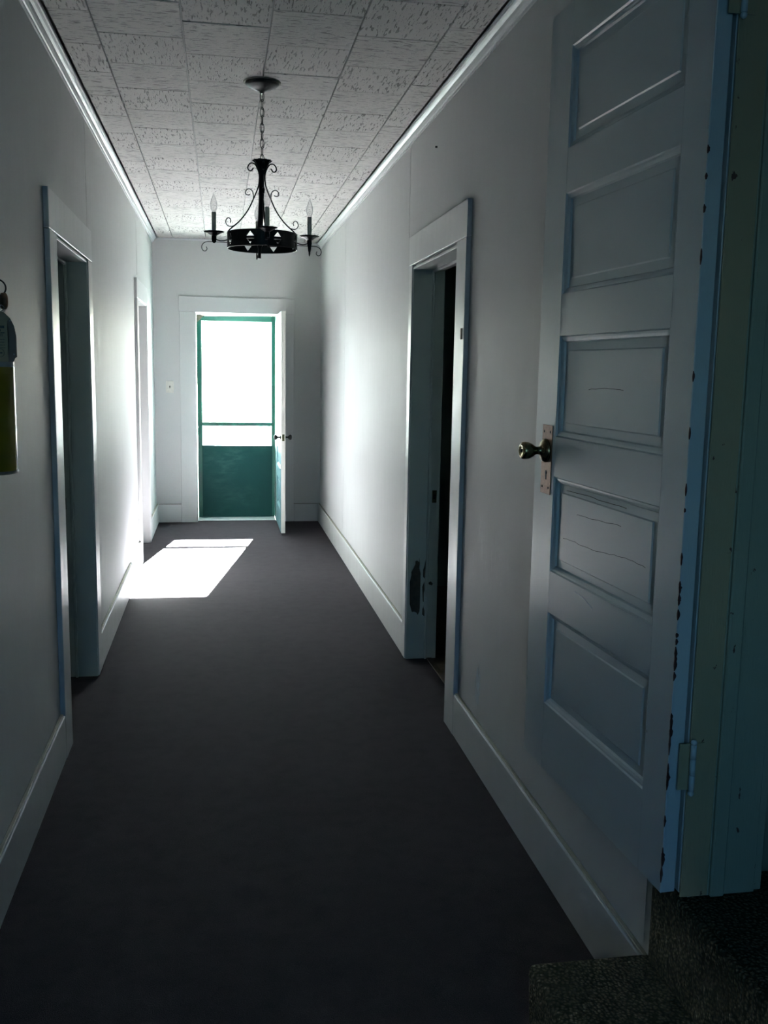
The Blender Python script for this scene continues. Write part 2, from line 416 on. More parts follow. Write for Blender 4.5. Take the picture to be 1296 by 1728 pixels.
# ------------------------------------------------------------------ door casings
def casing(name, x, sgn, near, far, head, far_w, near_w, h2, jd, jm, stop0, stop1, label, peel=False):
    """flat boards round a doorway on a long wall; x wall face, sgn towards the hall, jd jamb depth"""
    o = empty(name, (x, (near + far) / 2, 0)); struct(o, label, 'door casing')
    L0 = lambda v: (v[0] - x, v[1] - (near + far) / 2, v[2])
    def B(n, a, b, m, bev=.002):
        lo = tuple(min(p, q) for p, q in zip(a, b)); hi = tuple(max(p, q) for p, q in zip(a, b))
        return box(n, L0(lo), L0(hi), m, o, bev)
    t = 0.020
    B('casing_board', (x, near - near_w, 0), (x + sgn * t, near, h2 - .145), M_TRIM)
    B('casing_board', (x, far, 0), (x + sgn * t, far + far_w, h2 - .145), M_TRIM)
    B('casing_head', (x, near - near_w - .004, h2 - .143), (x + sgn * t, far + far_w + .004, h2), M_TRIM)
    j = .012                                     # lining boards inside the opening
    B('jamb', (x + sgn * t * .7, far - .0005, 0), (x - sgn * jd, far - j, head - .001), jm, .001)
    B('jamb', (x + sgn * t * .7, near + .0005, 0), (x - sgn * jd, near + j, head - .001), jm, .001)
    B('head_jamb', (x + sgn * t * .7, near + j, head - j), (x - sgn * jd, far - j, head - .001), M_TRIM, .001)
    B('door_stop', (x - sgn * stop0, far - j, 0), (x - sgn * stop1, far - j - .014, head - j), jm, .003)
    B('door_stop', (x - sgn * stop0, near + j, 0), (x - sgn * stop1, near + j + .014, head - j), jm, .003)
    B('head_stop', (x - sgn * stop0, near + j + .014, head - j - .014), (x - sgn * stop1, far - j - .014, head - j), M_TRIM, .003)
    return o, L0
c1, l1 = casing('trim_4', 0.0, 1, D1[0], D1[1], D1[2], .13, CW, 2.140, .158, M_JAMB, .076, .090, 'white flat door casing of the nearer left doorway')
s = box('strike_plate', l1((-.135, D1[1] - .0145, .83)), l1((-.108, D1[1] - .012, .885)), M_STEEL, c1); s['label'] = 'small metal strike plate'
c2, l2 = casing('trim_5', 0.0, 1, D2[0], D2[1], D2[2], .10, .10, 2.150, .158, M_TRIM, .05, .09, 'white sunlit door casing of the far left doorway')
s = box('number_plate', l2((.020, 8.395, 1.575)), l2((.022, 8.42, 1.635)), M_STEEL, c2); s['label'] = 'tiny grey plate on the casing'
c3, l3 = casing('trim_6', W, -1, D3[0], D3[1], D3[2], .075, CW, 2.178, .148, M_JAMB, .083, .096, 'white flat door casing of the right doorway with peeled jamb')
s = box('number_plate', l3((W - .0225, 3.772, 1.64)), l3((W - .020, 3.792, 1.684)), M_DIRT, c3); s['label'] = 'tiny dark plate on the near casing board'
s = box('strike_plate', l3((W + .108, D3[1] - .0145, .835)), l3((W + .132, D3[1] - .012, .90)), M_BRASS, c3, .001); s['label'] = 'worn brass strike plate'
s = box('strike_hole', l3((W + .114, D3[1] - .0160, .855)), l3((W + .126, D3[1] - .0144, .88)), M_DARK, c3)
CHIPS = [
 [(1.636, 0.546), (1.64, 0.514), (1.638, 0.489), (1.645, 0.463), (1.645, 0.374), (1.645, 0.278), (1.643, 0.256), (1.634, 0.238), (1.628, 0.25), (1.615, 0.256), (1.602, 0.255), (1.603, 0.273), (1.590, 0.298), (1.597, 0.324), (1.591, 0.39), (1.588, 0.416), (1.596, 0.453), (1.595, 0.469), (1.606, 0.489), (1.616, 0.511), (1.616, 0.528), (1.627, 0.53), (1.635, 0.522)],
 [(1.671, 0.538), (1.672, 0.517), (1.670, 0.481), (1.663, 0.462), (1.669, 0.444), (1.666, 0.433), (1.658, 0.444), (1.661, 0.462), (1.658, 0.481), (1.664, 0.499)],
 [(1.700, 0.418), (1.706, 0.412), (1.712, 0.404), (1.706, 0.396), (1.690, 0.402), (1.689, 0.412)],
 [(1.666, 0.418), (1.668, 0.374), (1.664, 0.352), (1.665, 0.307), (1.660, 0.311), (1.660, 0.374), (1.655, 0.389)],
 [(1.668, 0.296), (1.664, 0.281), (1.670, 0.259), (1.670, 0.229), (1.658, 0.24), (1.659, 0.27)]]
for ci, pts in enumerate(CHIPS):
    if ci in (1, 3, 4): yy = D3[1] - .012            # on the flat jamb beside the stop
    else: yy = D3[1] - .012
    bm = bmesh.new()
    a = [bm.verts.new(l3((px, yy, pz))) for px, pz in pts]; b = [bm.verts.new(l3((px, yy - .0009, pz))) for px, pz in pts]
    bm.faces.new(b); n = len(pts)
    for i in range(n): bm.faces.new((a[i], a[(i + 1) % n], b[(i + 1) % n], b[i]))
    bmesh.ops.triangulate(bm, faces=bm.faces[:])
    o = link('peeled_patch', bm, M_WOOD, c3); o['label'] = 'brown bare wood where the paint peeled'
box('threshold_strip', l3((W + .098, D3[0] + .014, -.001)), l3((W + .125, D3[1] - .014, .004)), M_WOOD, c3, .001)

# casing of the end doorway
o5 = empty('trim_7', (0.77, L, 0)); struct(o5, 'white flat casing and jamb of the end doorway', 'door casing')
def E5(n, a, b, m, bev=.002): return box(n, (a[0] - .77, a[1] - L, a[2]), (b[0] - .77, b[1] - L, b[2]), m, o5, bev)
E5('casing_board', (E0 - .153, L - .018, 0), (E0, L, EH + .002), M_TRIM)
E5('casing_board', (E1 + .018, L - .018, 0), (E1 + .169, L, EH + .002), M_TRIM)
E5('casing_head', (E0 - .156, L - .018, EH + .003), (E1 + .172, L, EH + .147), M_TRIM)
E5('jamb', (E0 - .0195, L - .005, 0), (E0, L + .05, EH), M_GREEN)
E5('jamb', (E0 - .0195, L + .051, 0), (E0, EY + .02, EH), M_GREEN)
E5('jamb', (E1, L - .005, 0), (E1 + .0195, L + .05, EH), M_TRIM)
E5('jamb', (E1, L + .051, 0), (E1 + .0195, EY + .02, EH), M_GREEN)
E5('head_jamb', (E0, L - .005, EH), (E1, EY + .02, EH + .0195), M_TRIM)
E5('sill', (E0, L + .076, -.06), (E1, EY + .12, 0.004), M_SILL, .003)
E5('strike_plate', (E0 - .0005, L + .03, .87), (E0 + .0015, L + .055, .95), M_IRON, 0)

# ------------------------------------------------------------------ panelled door leaves
def panel_mesh(bm, w, h, t, margin=.037):
    """raised panel with moulded edge, w along +X, h along +Z, faces at y=0 and y=t"""
    steps = [(0, 0), (.003, .004), (.008, .005), (.014, .0075), (.017, .0125), (margin, .0115), (margin + .003, .0085)]
    def side(y, s):
        rings = []
        for ins, dep in steps:
            yy = y + s * dep
            rings.append([bm.verts.new(p) for p in ((ins, yy, ins), (w - ins, yy, ins), (w - ins, yy, h - ins), (ins, yy, h - ins))])
        for a, b in zip(rings, rings[1:]):
            for i in range(4): bm.faces.new((a[i], a[(i + 1) % 4], b[(i + 1) % 4], b[i]))
        bm.faces.new(rings[-1]); return rings[0]
    a = side(0, 1); b = side(t, -1)
    for i in range(4): bm.faces.new((a[i], a[(i + 1) % 4], b[(i + 1) % 4], b[i]))
def door_leaf(root, w, t, hgt, st_h, st_f, zs, m, m_rail, m_hinge):
    """leaf in the root's frame: hinge at x=0, width along +X, thickness +Y, height +Z; zs = panel bottoms and tops"""
    z0 = [0.0] + [b for _, b in zs]; z1 = [a for a, _ in zs] + [hgt]
    box('stile', (0, 0, 0), (st_h, t, hgt), m_hinge, root, .0015)
    box('stile', (w - st_f, 0, 0), (w, t, hgt), m, root, .0015)
    for a, b in zip(z0, z1): box('rail', (st_h, .0004, a), (w - st_f, t - .0004, b), m_rail, root)
    for a, b in zs:
        bm = bmesh.new(); panel_mesh(bm, w - st_h - st_f, b - a, t)
        p = link('panel', bm, m_rail, root); p.location = (st_h, 0, a)

# near leaf: hinge (1.527,1.760), free edge (1.482,2.558)
d1 = empty('door_1', (1.5267, 1.7606, .431)); struct(d1, 'open white five panel door with brass knob on a copper plate', 'door')
ang = math.atan2(2.5579 - 1.7606, 1.4818 - 1.5267)
d1.rotation_euler = (0, 0, ang)      # +Y of the leaf points to -X (the hall), so the thickness goes to -Y: build it mirrored
LW, LTK = 0.7986, 0.034
zsN = [(.187, .443), (.556, .812), (.918, 1.180), (1.286, 1.538), (1.648, 1.893)]
body = empty('leaf', (0, 0, 0)); body.parent = d1; body.location = (0, -LTK, 0)
COL.objects.unlink(body); bpy.data.objects.remove(body)
def leaf_parts(root, w, t, hgt, st_h, st_f, zs, m, mr, mh):
    before = set(root.children); door_leaf(root, w, t, hgt, st_h, st_f, zs, m, mr, mh)
    return [c for c in root.children if c not in before]
for c in leaf_parts(d1, LW, LTK, 2.0, .100, .136, zsN, M_LEAF, M_RAIL, M_LEAF_EDGE):
    c.location.y -= LTK
# lock set, in leaf coordinates: x along the leaf, +y towards the hall
bm = bmesh.new(); box_bm(bm, (.680, 0, .760), (.748, .0022, .946), .0008)
pl = link('escutcheon_plate', bm, M_COPPER, d1); pl['label'] = 'tall copper coloured lock plate'
for q in ((.693, .928), (.735, .928), (.693, .778), (.735, .778)):
    lathe('screw', [(.0035, .0), (.0035, .003)], M_DARK, pl, 'Y', (q[0], 0, q[1]), 8)
lathe('keyhole', [(.006, 0), (.006, .0030)], M_DARK, pl, 'Y', (.712, 0, .818), 12)
box('keyhole', (.7085, 0, .799), (.7155, .0030, .816), M_DARK, pl)
kn = lathe('knob', [(.0315, .002), (.0325, .006), (.029, .012), (.016, .017), (.0115, .021), (.0105, .030), (.0125, .036), (.0185, .044), (.0225, .054), (.0235, .064), (.0225, .071), (.018, .075), (.012, .0745), (.010, .0725)], M_BRASS, d1, 'Y', (.716, 0, .877), 40)
kn['label'] = 'tulip shaped antique brass knob'
lathe('lock_button', [(.005, .07), (.005, .0765)], M_DARK, kn, 'Y', (.716, 0, .877), 12)
# cracks in the panels (fine splits of the wood)
def smooth_path2(pts):
    return [(p.x, p.z) for p in smooth_path([(a, 0, b) for a, b in pts], 4)]
def crack(pts, parent, y, mat=M_DARK, w=.0012):
    rod('crack', [(a, y, b + random.uniform(-.0012, .0012)) for a, b in smooth_path2(pts)], w, mat, parent, .0010, 4)
yp = -.0083
crack([(.525, .731), (.465, .732), (.382, .736), (.283, .741)], d1, yp); crack([(.603, .656), (.554, .659), (.492, .658), (.406, .659), (.311, .668), (.237, .672), (.159, .670)], d1, yp)
crack([(.598, .783), (.471, .785), (.356, .784), (.265, .785)], d1, -.0105, M_WOOD, .002); crack([(.49, 1.046), (.402, 1.050), (.307, 1.049)], d1, yp)
rod('scratch', [(.496, .0003, .538), (.442, .0003, .533), (.39, .0003, .520)], .004, M_SMUDGE, d1, .0006, 4, side=(0, 0, 1))
# flaked paint along the hinge edge
for k in range(34):
    z = random.choice([random.uniform(.02, .75), random.uniform(.02, .75), random.uniform(.75, 1.6)]); hh = random.uniform(.004, .016) * (1.5 if z < .5 else 1)
    n = 7; prof = []
    for i in range(n):
        t = i / (n - 1); prof.append((z + (t - .5) * 2 * hh, (math.sin(math.pi * t)) * random.uniform(.5, 1)))
    bm = bmesh.new(); wf, we = random.uniform(.0015, .004), random.uniform(.002, .007)
    a = [bm.verts.new((w_ * wf + .0006, .0006, zz)) for zz, w_ in prof]; c = [bm.verts.new((-.0006, .0006, zz)) for zz, w_ in prof]
    e = [bm.verts.new((-.0006, -w_ * we - .0006, zz)) for zz, w_ in prof]
    for i in range(n - 1):
        bm.faces.new((a[i], a[i + 1], c[i + 1], c[i])); bm.faces.new((c[i], c[i + 1], e[i + 1], e[i]))
    link('paint_flake', bm, M_FLAKE, d1)
# hinges
def hinge(z, cx=1.5735, cy=1.7475):
    o = empty('hinge'); o.parent = d1; o.matrix_parent_inverse = Matrix()
    return o
Minv = (Matrix.Translation((1.5267, 1.7606, .431)) @ Matrix.Rotation(ang, 4, 'Z')).inverted()
def hinge_at(zb):
    bm = bmesh.new()
    c = Vector((1.5715, 1.7430, 0))
    for (z0, z1) in ((zb, zb + .034), (zb + .0345, zb + .069), (zb + .0695, zb + .100)):
        r = bmesh.ops.create_cone(bm, cap_ends=True, segments=14, radius1=.0062, radius2=.0062, depth=z1 - z0 - .001)
        for v in r['verts']: v.co += Vector((c.x, c.y, (z0 + z1) / 2))
    for zz in (zb - .005, zb + .105):
        r = bmesh.ops.create_uvsphere(bm, u_segments=12, v_segments=8, radius=.0066)
        for v in r['verts']: v.co += Vector((c.x, c.y, zz))
    bm.transform(Minv)
    h = link('hinge', bm, M_LEAF, d1, True)
    bm = bmesh.new(); box_bm(bm, (1.545, 1.7500, zb), (1.5990, 1.7528, zb + .10)); bm.transform(Minv)
    link('hinge_plate', bm, M_CREAM, h)
hinge_at(.665); hinge_at(2.178)

# end wall leaf, open at a right angle; hinge (1.152, 9.44), free end y 8.69
d2 = empty('door_2', (1.156, 9.436, .012)); struct(d2, 'white panelled door standing open beside the green screen door', 'door')
d2.rotation_euler = (0, 0, -math.pi / 2)      # +X -> -Y, +Y -> +X
leaf_parts(d2, .745, .038, 2.0, .095, .11, [(.20, .47), (.58, .84), (.95, 1.20), (1.30, 1.55), (1.65, 1.885)], M_TEAL, M_TEAL, M_TEAL)
box('edge_face', (.7452, .0002, .001), (.7464, .0378, 1.999), M_ENDLEAF, d2)['label'] = 'cream white edge of the open door'
for s_, y0 in ((-1, 0.0), (1, .038)):
    k = lathe('knob', [(.024, 0), (.025, .003), (.012, .006), (.008, .012), (.008, .028), (.016, .034), (.024, .044), (.025, .052), (.018, .060), (.006, .062)], M_IRON, d2, 'Y', (0, 0, 0), 24)
    k.location = (.685, y0, .875)
    if s_ < 0: k.rotation_euler = (math.pi, 0, 0)
box('latch', (.7466, .010, .845), (.7474, .030, .905), M_BRASS, d2)
box('lock_plate', (.655, .038, .80), (.715, .040, .95), M_COPPER, d2)

# closed leaf in the far left doorway
d4 = empty('door_4', (-.130, D2[0] + .013, .006)); struct(d4, 'closed white panelled door in the far left doorway', 'door')
d4.rotation_euler = (0, 0, math.pi / 2)
leaf_parts(d4, D2[1] - D2[0] - .026, .034, D2[2] - .022, .095, .11, [(.20, .47), (.58, .84), (.95, 1.20), (1.30, 1.55), (1.65, 1.86)], M_ENDLEAF, M_ENDLEAF, M_ENDLEAF)

# green screen door
d3 = empty('door_3', (0.77, EY, .0)); struct(d3, 'green screen door with solid lower panel and bright screen', 'door')
def S(n, x0, z0, x1, z1, m, y0=-.016, y1=.014, bev=.003): return box(n, (x0 - .77, y0, z0), (x1 - .77, y1, z1), m, d3, bev)
S('stile', E0 + .001, .004, .441, EH - .003, M_GREEN)
S('stile', 1.124, .004, E1 - .001, EH - .003, M_GREEN)
tr = S('top_rail', .441, 1.955, 1.124, EH - .003, M_GREEN)
for v in tr.data.vertices:
    if v.co.z > 2.0 and v.co.x < 0: v.co.z -= .013
S('middle_rail', .441, .924, 1.124, .963, M_GREEN)
S('bottom_rail', .441, .004, 1.124, .10, M_GREEN)
S('kick_panel', .435, .008, 1.130, .731, M_KICK, -.0195, -.0165, .001)
S('screen', .441, .958, 1.124, 1.955, M_SCREEN, .004, .0048, 0)['label'] = 'insect screen glowing with daylight'
S('screen', .441, .731, 1.124, .928, M_SCREEN, .004, .0048, 0)['label'] = 'insect screen glowing with daylight'
mesh('corner_brace', [(E0 + .004 - .77, -.020, 2.008), (.47 - .77, -.020, 2.008), (E0 + .004 - .77, -.020, 1.935), (E0 + .004 - .77, -.0162, 2.008), (.47 - .77, -.0162, 2.008), (E0 + .004 - .77, -.0162, 1.935)],
     [(0, 1, 2), (3, 5, 4), (0, 3, 4, 1), (1, 4, 5, 2), (2, 5, 3, 0)], M_RUSTWOOD, d3)['label'] = 'bare wood corner where the paint is gone'

# raised doorway by the camera: lining, stop, threshold
o6 = empty('trim_8', (W, DF[1], SILL)); struct(o6, 'worn cream and green lining of the raised doorway beside the steps', 'door casing')
def E6(n, a, b, m, bev=.002):
    lo = tuple(min(p, q) for p, q in zip(a, b)); hi = tuple(max(p, q) for p, q in zip(a, b))
    return box(n, (lo[0] - W, lo[1] - DF[1], lo[2] - SILL), (hi[0] - W, hi[1] - DF[1], hi[2] - SILL), m, o6, bev)
E6('casing_board', (W - .0195, DF[1] + .004, SILL + .008), (W, DF[1] + .100, DF[2] + .13), M_LEAF)
E6('jamb', (W - .0195, DF[1] - .004, SILL + .002), (1.630, DF[1] - .0003, DF[2]), M_CREAM, .001)
E6('jamb', (1.630, DF[1] - .0, SILL + .002), (W + RT, DF[1] - .004, DF[2]), M_ENDJAMB, .001)
E6('door_stop', (1.632, DF[1] - .004, SILL + .002), (1.664, DF[1] - .014, DF[2]), M_ENDJAMB, .003)
E6('casing_board', (W + RT, DF[1] + .002, SILL + .002), (W + RT + .02, DF[1] + .078, DF[2] + .1), M_ENDJAMB)
E6('casing_board', (W - .0195, DF[0] - .11, .235), (W, DF[0], DF[2] + .13), M_LEAF)
E6('casing_head', (W - .0195, DF[0], DF[2]), (W, DF[1] + .004, DF[2] + .13), M_LEAF)
E6('jamb', (W - .0195, DF[0], SILL + .002), (W + RT, DF[0] + .004, DF[2]), M_ENDJAMB, .001)

# ------------------------------------------------------------------ rooms beyond the doorways
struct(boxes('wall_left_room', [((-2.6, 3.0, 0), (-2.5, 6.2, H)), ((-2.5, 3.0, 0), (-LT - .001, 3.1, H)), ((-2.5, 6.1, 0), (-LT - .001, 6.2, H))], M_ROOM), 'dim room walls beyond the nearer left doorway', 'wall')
struct(box('floor_left_room', (-2.6, 3.0, -.10), (-.171, 6.2, -.002), M_CARPET), 'carpet of the dim left room', 'carpet')
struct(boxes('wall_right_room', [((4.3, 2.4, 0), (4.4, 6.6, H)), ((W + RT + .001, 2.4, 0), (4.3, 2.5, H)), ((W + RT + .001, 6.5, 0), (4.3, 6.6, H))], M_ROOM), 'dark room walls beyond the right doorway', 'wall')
struct(box('floor_right_room', (W + .116, 2.4, -.10), (4.4, 6.6, -.002), M_WOOD), 'dark wooden floor of the right room', 'floor')
struct(boxes('wall_front_room', [((W + RT + .001, 1.84, 0), (4.3, 1.94, H)), ((4.3, -.6, 0), (4.4, 1.94, H)), ((W + RT + .001, -.6, 0), (4.3, -.5, H))], M_ENDJAMB), 'shaded room wall beyond the raised doorway', 'wall')
fr = struct(box('floor_front_room', (1.583, -.5, .0), (4.3, 1.838, SILL), M_LOOP, bevel=.012, seg=3), 'brown looped carpet on the raised floor', 'carpet')

# hall side steps
bm = bmesh.new(); box_bm(bm, (1.283, .55, 0), (1.583, 1.898, .205), .022, 4)
for v in bm.verts:
    if v.co.x < 1.31: v.co.x += (0.205 - v.co.z) * 0.05 - (0.004 * math.sin(v.co.y * 9))
st = link('carpeted_step', bm, M_LOOP, smooth=True)
tag(st, 'low step wrapped in brown looped carpet at the bottom right', 'step')
bm = bmesh.new(); box_bm(bm, (1.560, .55, .206), (1.5828, 1.868, SILL + .002), .011, 3)
rs = link('carpeted_riser', bm, M_LOOP, smooth=True); tag(rs, 'brown carpeted riser between the step and the raised doorway', 'step')

# window behind the camera
w1 = empty('window_1', (0.62, YB - .07, 1.5)); struct(w1, 'sash window at the near end of the hall', 'window')
for a, b in (((-.40, -.03, -.60), (-.35, .03, .60)), ((.35, -.03, -.60), (.40, .03, .60)), ((-.35, -.03, -.60), (.35, .03, -.54)), ((-.35, -.03, .54), (.35, .03, .60)), ((-.35, -.03, -.02), (.35, .03, .02))):
    box('sash_bar', a, b, M_TRIM, w1, .003)
box('pane', (-.35, -.003, -.54), (.35, .003, -.02), M_PANE, w1); box('pane', (-.35, -.003, .02), (.35, .003, .54), M_PANE, w1)

# outdoors
struct(box('ground', (-40, EY + .12, -.30), (40, 80, -.10), M_GROUND), 'sunlit ground outside the end door', 'ground')

# ------------------------------------------------------------------ chandelier
ch = empty('chandelier', (0.800, 4.268, H - .003))
tag(ch, 'black wrought iron chandelier with four candle lamps hanging on a chain', 'chandelier')
CZ = lambda z: z - (H - .003)
lathe('ceiling_canopy', [(.071, CZ(2.694)), (.071, CZ(2.688)), (.060, CZ(2.680)), (.035, CZ(2.668)), (.012, CZ(2.660)), (.008, CZ(2.652))], M_IRON, ch, n=36)
lathe('gasket', [(.079, CZ(2.697)), (.079, CZ(2.694)), (.060, CZ(2.694)), (.060, CZ(2.697))], M_CAULK, ch, n=36)
# chain links
zt, zb, nl = 2.656, 2.372, 9
pitch = (zt - zb) / nl
for i in range(nl):
    zc = zt - (i + .5) * pitch; a = (.35 + i * math.pi / 2) * 1.0
    hl, hw = pitch * .5 + .0045, .0085
    pts = []
    for k in range(20):
        th = 2 * math.pi * k / 20
        u = hw * math.copysign(abs(math.cos(th)) ** .8, math.cos(th)); v = hl * math.sin(th)
        pts.append((u * math.cos(a), u * math.sin(a), CZ(zc) + v))
    rod('chain_link', pts, .0034, M_IRON, ch, n=6, closed=True)
rod('lamp_cord', [(.002, .001, CZ(2.66)), (.004, -.002, CZ(2.58)), (-.003, .002, CZ(2.5)), (.003, 0, CZ(2.43)), (0, 0, CZ(2.375))], .0022, M_IRON, ch, n=5)
lathe('crown_cup', [(.0405, CZ(2.383)), (.030, CZ(2.372)), (.022, CZ(2.357)), (.015, CZ(2.338)), (.012, CZ(2.325))], M_IRON, ch, n=48, wob=(.10, 10))
lathe('stem', [(.0110, CZ(2.372)), (.0115, CZ(2.09)), (.013, CZ(2.085)), (.011, CZ(2.03)), (.007, CZ(2.02)), (.007, CZ(1.978))], M_IRON, ch, n=16)
stem = bpy.data.objects['stem']; stem.rotation_euler = (0, .032, 0); stem.location.x = -CZ(2.36) * .032
# pierced ring
RR, RZ0, RZ1 = .148, CZ(2.018), CZ(2.081)
bm = bmesh.new()
hh = RZ1 - RZ0; tw = .0165
def rp(s, z): a = s / RR; return bm.verts.new((RR * math.sin(a), -RR * math.cos(a), z))
per = 2 * math.pi * RR; secw = per / 8
zc0, zc1, zd0, zd1 = RZ0 + hh * .58, RZ0 + hh * .90, RZ0 + hh * .08, RZ0 + hh * .42
off = math.radians(23) * RR + secw / 2 - secw
for k in range(8):
    s0 = off + (k) * secw; c = s0 + secw / 2
    xs = [s0 + (c - tw - s0) * j / 3 for j in range(4)]
    for a, b in list(zip(xs, xs[1:])) + [(2 * c - q, 2 * c - p) for p, q in zip(xs, xs[1:])]:
        bm.faces.new((rp(a, RZ0), rp(b, RZ0), rp(b, RZ1), rp(a, RZ1)))
    for sg in (-1, 1):
        A, Bc = c + sg * tw, c
        bm.faces.new((rp(A, zc0), rp(Bc, zc1), rp(Bc, RZ1), rp(A, RZ1)))
        bm.faces.new((rp(A, zd1), rp(Bc, zd1), rp(Bc, zc0), rp(A, zc0)))
        bm.faces.new((rp(A, RZ0), rp(Bc, RZ0), rp(Bc, zd0), rp(A, zd1)))
bmesh.ops.remove_doubles(bm, verts=bm.verts[:], dist=.00005)
ring = link('pierced_ring', bm, M_IRON, ch); ring['label'] = 'black band pierced with small triangles'
so_ = ring.modifiers.new('thick', 'SOLIDIFY'); so_.thickness = .0022; so_.offset = 0
for z in (RZ0, RZ1):
    rod('ring_rim', [(RR * math.cos(2 * math.pi * i / 40), RR * math.sin(2 * math.pi * i / 40), z) for i in range(40)], .0042, M_IRON, ch, n=6, closed=True)
for a in (0, math.pi / 2):
    box('cross_bar', (-.146, -.007, CZ(2.046)), (.146, .007, CZ(2.050)), M_IRON, ch).rotation_euler = (0, 0, a)
# straps with scrolls
ST = [(.037, 2.351), (.046, 2.339), (.056, 2.340), (.061, 2.351), (.054, 2.365), (.043, 2.370), (.030, 2.365), (.020, 2.350), (.0125, 2.325), (.0130, 2.295), (.018, 2.270), (.037, 2.224), (.062, 2.174), (.097, 2.129), (.137, 2.094), (.1475, 2.079)]
MS = [(.037, 2.226), (.038, 2.243), (.043, 2.257), (.055, 2.264), (.066, 2.259), (.071, 2.249), (.068, 2.241), (.058, 2.239), (.051, 2.242)]
LS = [(.118, 2.110), (.137, 2.106), (.149, 2.111), (.155, 2.124), (.149, 2.138), (.139, 2.140), (.133, 2.131), (.136, 2.121)]
def strap(name, prof, a, wid, th):
    ca, sa = math.cos(a), math.sin(a)
    p = smooth_path([(r * ca, r * sa, CZ(z)) for r, z in prof], 4)
    return rod(name, p, wid, M_IRON, ch, th, 6, side=(-sa, ca, 0))
AX = math.radians(3.2)
for q in range(4):
    a = AX + q * math.pi / 2; ca, sa = math.cos(a), math.sin(a)
    strap('curved_strap', ST, a, .009, .0058)
    strap('scroll', MS, a, .008, .0042); strap('scroll', LS, a, .008, .0040)
    strap('lamp_arm', [(.148, 2.050), (.160, 2.046), (.176, 2.044), (.190, 2.047), (.200, 2.052)], a, .008, .0052)
    strap('arm_scroll', [(.148, 2.039), (.18, 2.039), (.215, 2.039), (.235, 2.038), (.249, 2.031), (.256, 2.017), (.251, 2.003), (.241, 2.000), (.234, 2.008), (.237, 2.018)], a, .006, .0034)
    cup = lathe('drip_cup', [(.009, CZ(2.062)), (.018, CZ(2.068)), (.030, CZ(2.075)), (.041, CZ(2.080)), (.040, CZ(2.082)), (.028, CZ(2.077)), (.010, CZ(2.072))], M_IRON, ch, n=48, wob=(.06, 12))
    cup.location = (.204 * ca, .204 * sa, 0)
    prof = [(.004, CZ(2.034)), (.009, CZ(2.040)), (.0105, CZ(2.050)), (.0105, CZ(2.064))] if q != 0 else [(.0015, CZ(1.996)), (.004, CZ(2.006)), (.004, CZ(2.012)), (.006, CZ(2.020)), (.008, CZ(2.035)), (.0105, CZ(2.050)), (.0105, CZ(2.064))]
    lathe('socket', prof, M_IRON, ch, n=16).location = (.204 * ca, .204 * sa, 0)
    cn = lathe('candle_sleeve', [(.0093, CZ(2.073)), (.0093, CZ(2.160)), (.0075, CZ(2.161))], M_CANDLE, ch, n=20)
    cn.location = (.204 * ca, .204 * sa, 0)
    bl = lathe('bulb', [(.006, CZ(2.160)), (.0085, CZ(2.165)), (.0125, CZ(2.174)), (.0150, CZ(2.188)), (.0140, CZ(2.201)), (.0098, CZ(2.215)), (.0055, CZ(2.226)), (.0022, CZ(2.236)), (.0006, CZ(2.242))], M_GLASS, cn, n=20)
    bl['label'] = 'clear flame shaped bulb, unlit'
    rod('filament', [(0, 0, CZ(2.163)), (0, .001, CZ(2.178)), (.003, 0, CZ(2.186)), (-.003, 0, CZ(2.190)), (.002, 0, CZ(2.195))], .0012, M_STEEL, cn, n=5)

# ------------------------------------------------------------------ light switch
ls = empty('light_switch', (.142, L, 1.312)); tag(ls, 'white toggle light switch on the end wall left of the green screen door', 'light switch')
box('switch_plate', (-.036, -.006, -.057), (.036, -.0003, .057), M_CREAMPLASTIC, ls, .002)
box('toggle_slot', (-.005, -.0068, -.012), (.005, -.0058, .012), M_DIRT, ls)
box('toggle', (-.004, -.016, .000), (.004, -.006, .010), M_DARK, ls, .001)

# ------------------------------------------------------------------ fire extinguisher on the left wall
fe = empty('fire_extinguisher', (.086, 2.345, 1.262)); tag(fe, 'olive yellow fire extinguisher hanging on the left wall', 'fire extinguisher')
lathe('cylinder', [(.050, .003), (.058, .0), (.062, .004), (.0625, .010), (.0625, .285), (.060, .310), (.050, .333), (.034, .350), (.020, .356), (.018, .362)], M_OLIVE, fe, n=48)
lathe('base_rim', [(.060, .000), (.0635, .001), (.0640, .005), (.0630, .008)], M_STEEL, fe, n=48, caps=False)
lathe('band_label', [(.0630, .246), (.0630, .275)], M_BAND, fe, n=48, caps=False)['label'] = 'pale blue printed band'
lathe('neck', [(.018, .355), (.020, .362), (.020, .378), (.014, .382)], M_STEEL, fe, n=24)
vb = lathe('valve_body', [(.014, .375), (.017, .382), (.017, .405), (.012, .412)], M_IRON, fe, n=24)
pg = lathe('pressure_gauge', [(.004, 0), (.0175, .001), (.0185, .006), (.0185, .010), (.016, .012)], M_COPPER, fe, 'Y', (0, 0, 0), 24); pg.location = (.046, -.026, .393); pg.rotation_euler = (0, 0, math.radians(-66))
rod('lever_handle', smooth_path([(.03, -.02, .386), (-.02, -.035, .402), (-.06, -.06, .404), (-.09, -.08, .40)]), .020, M_IRON, fe, .003, 6)
rod('lever_handle', smooth_path([(.01, -.01, .412), (-.02, -.03, .425), (-.06, -.055, .432), (-.09, -.075, .434)]), .018, M_IRON, fe, .003, 6)
rod('pull_ring', [(.035 + .0185 * math.cos(2 * math.pi * i / 28), -.012 + .006 * math.cos(2 * math.pi * i / 28), .423 + .0185 * math.sin(2 * math.pi * i / 28)) for i in range(28)], .0038, M_IRON, fe, n=8, closed=True)
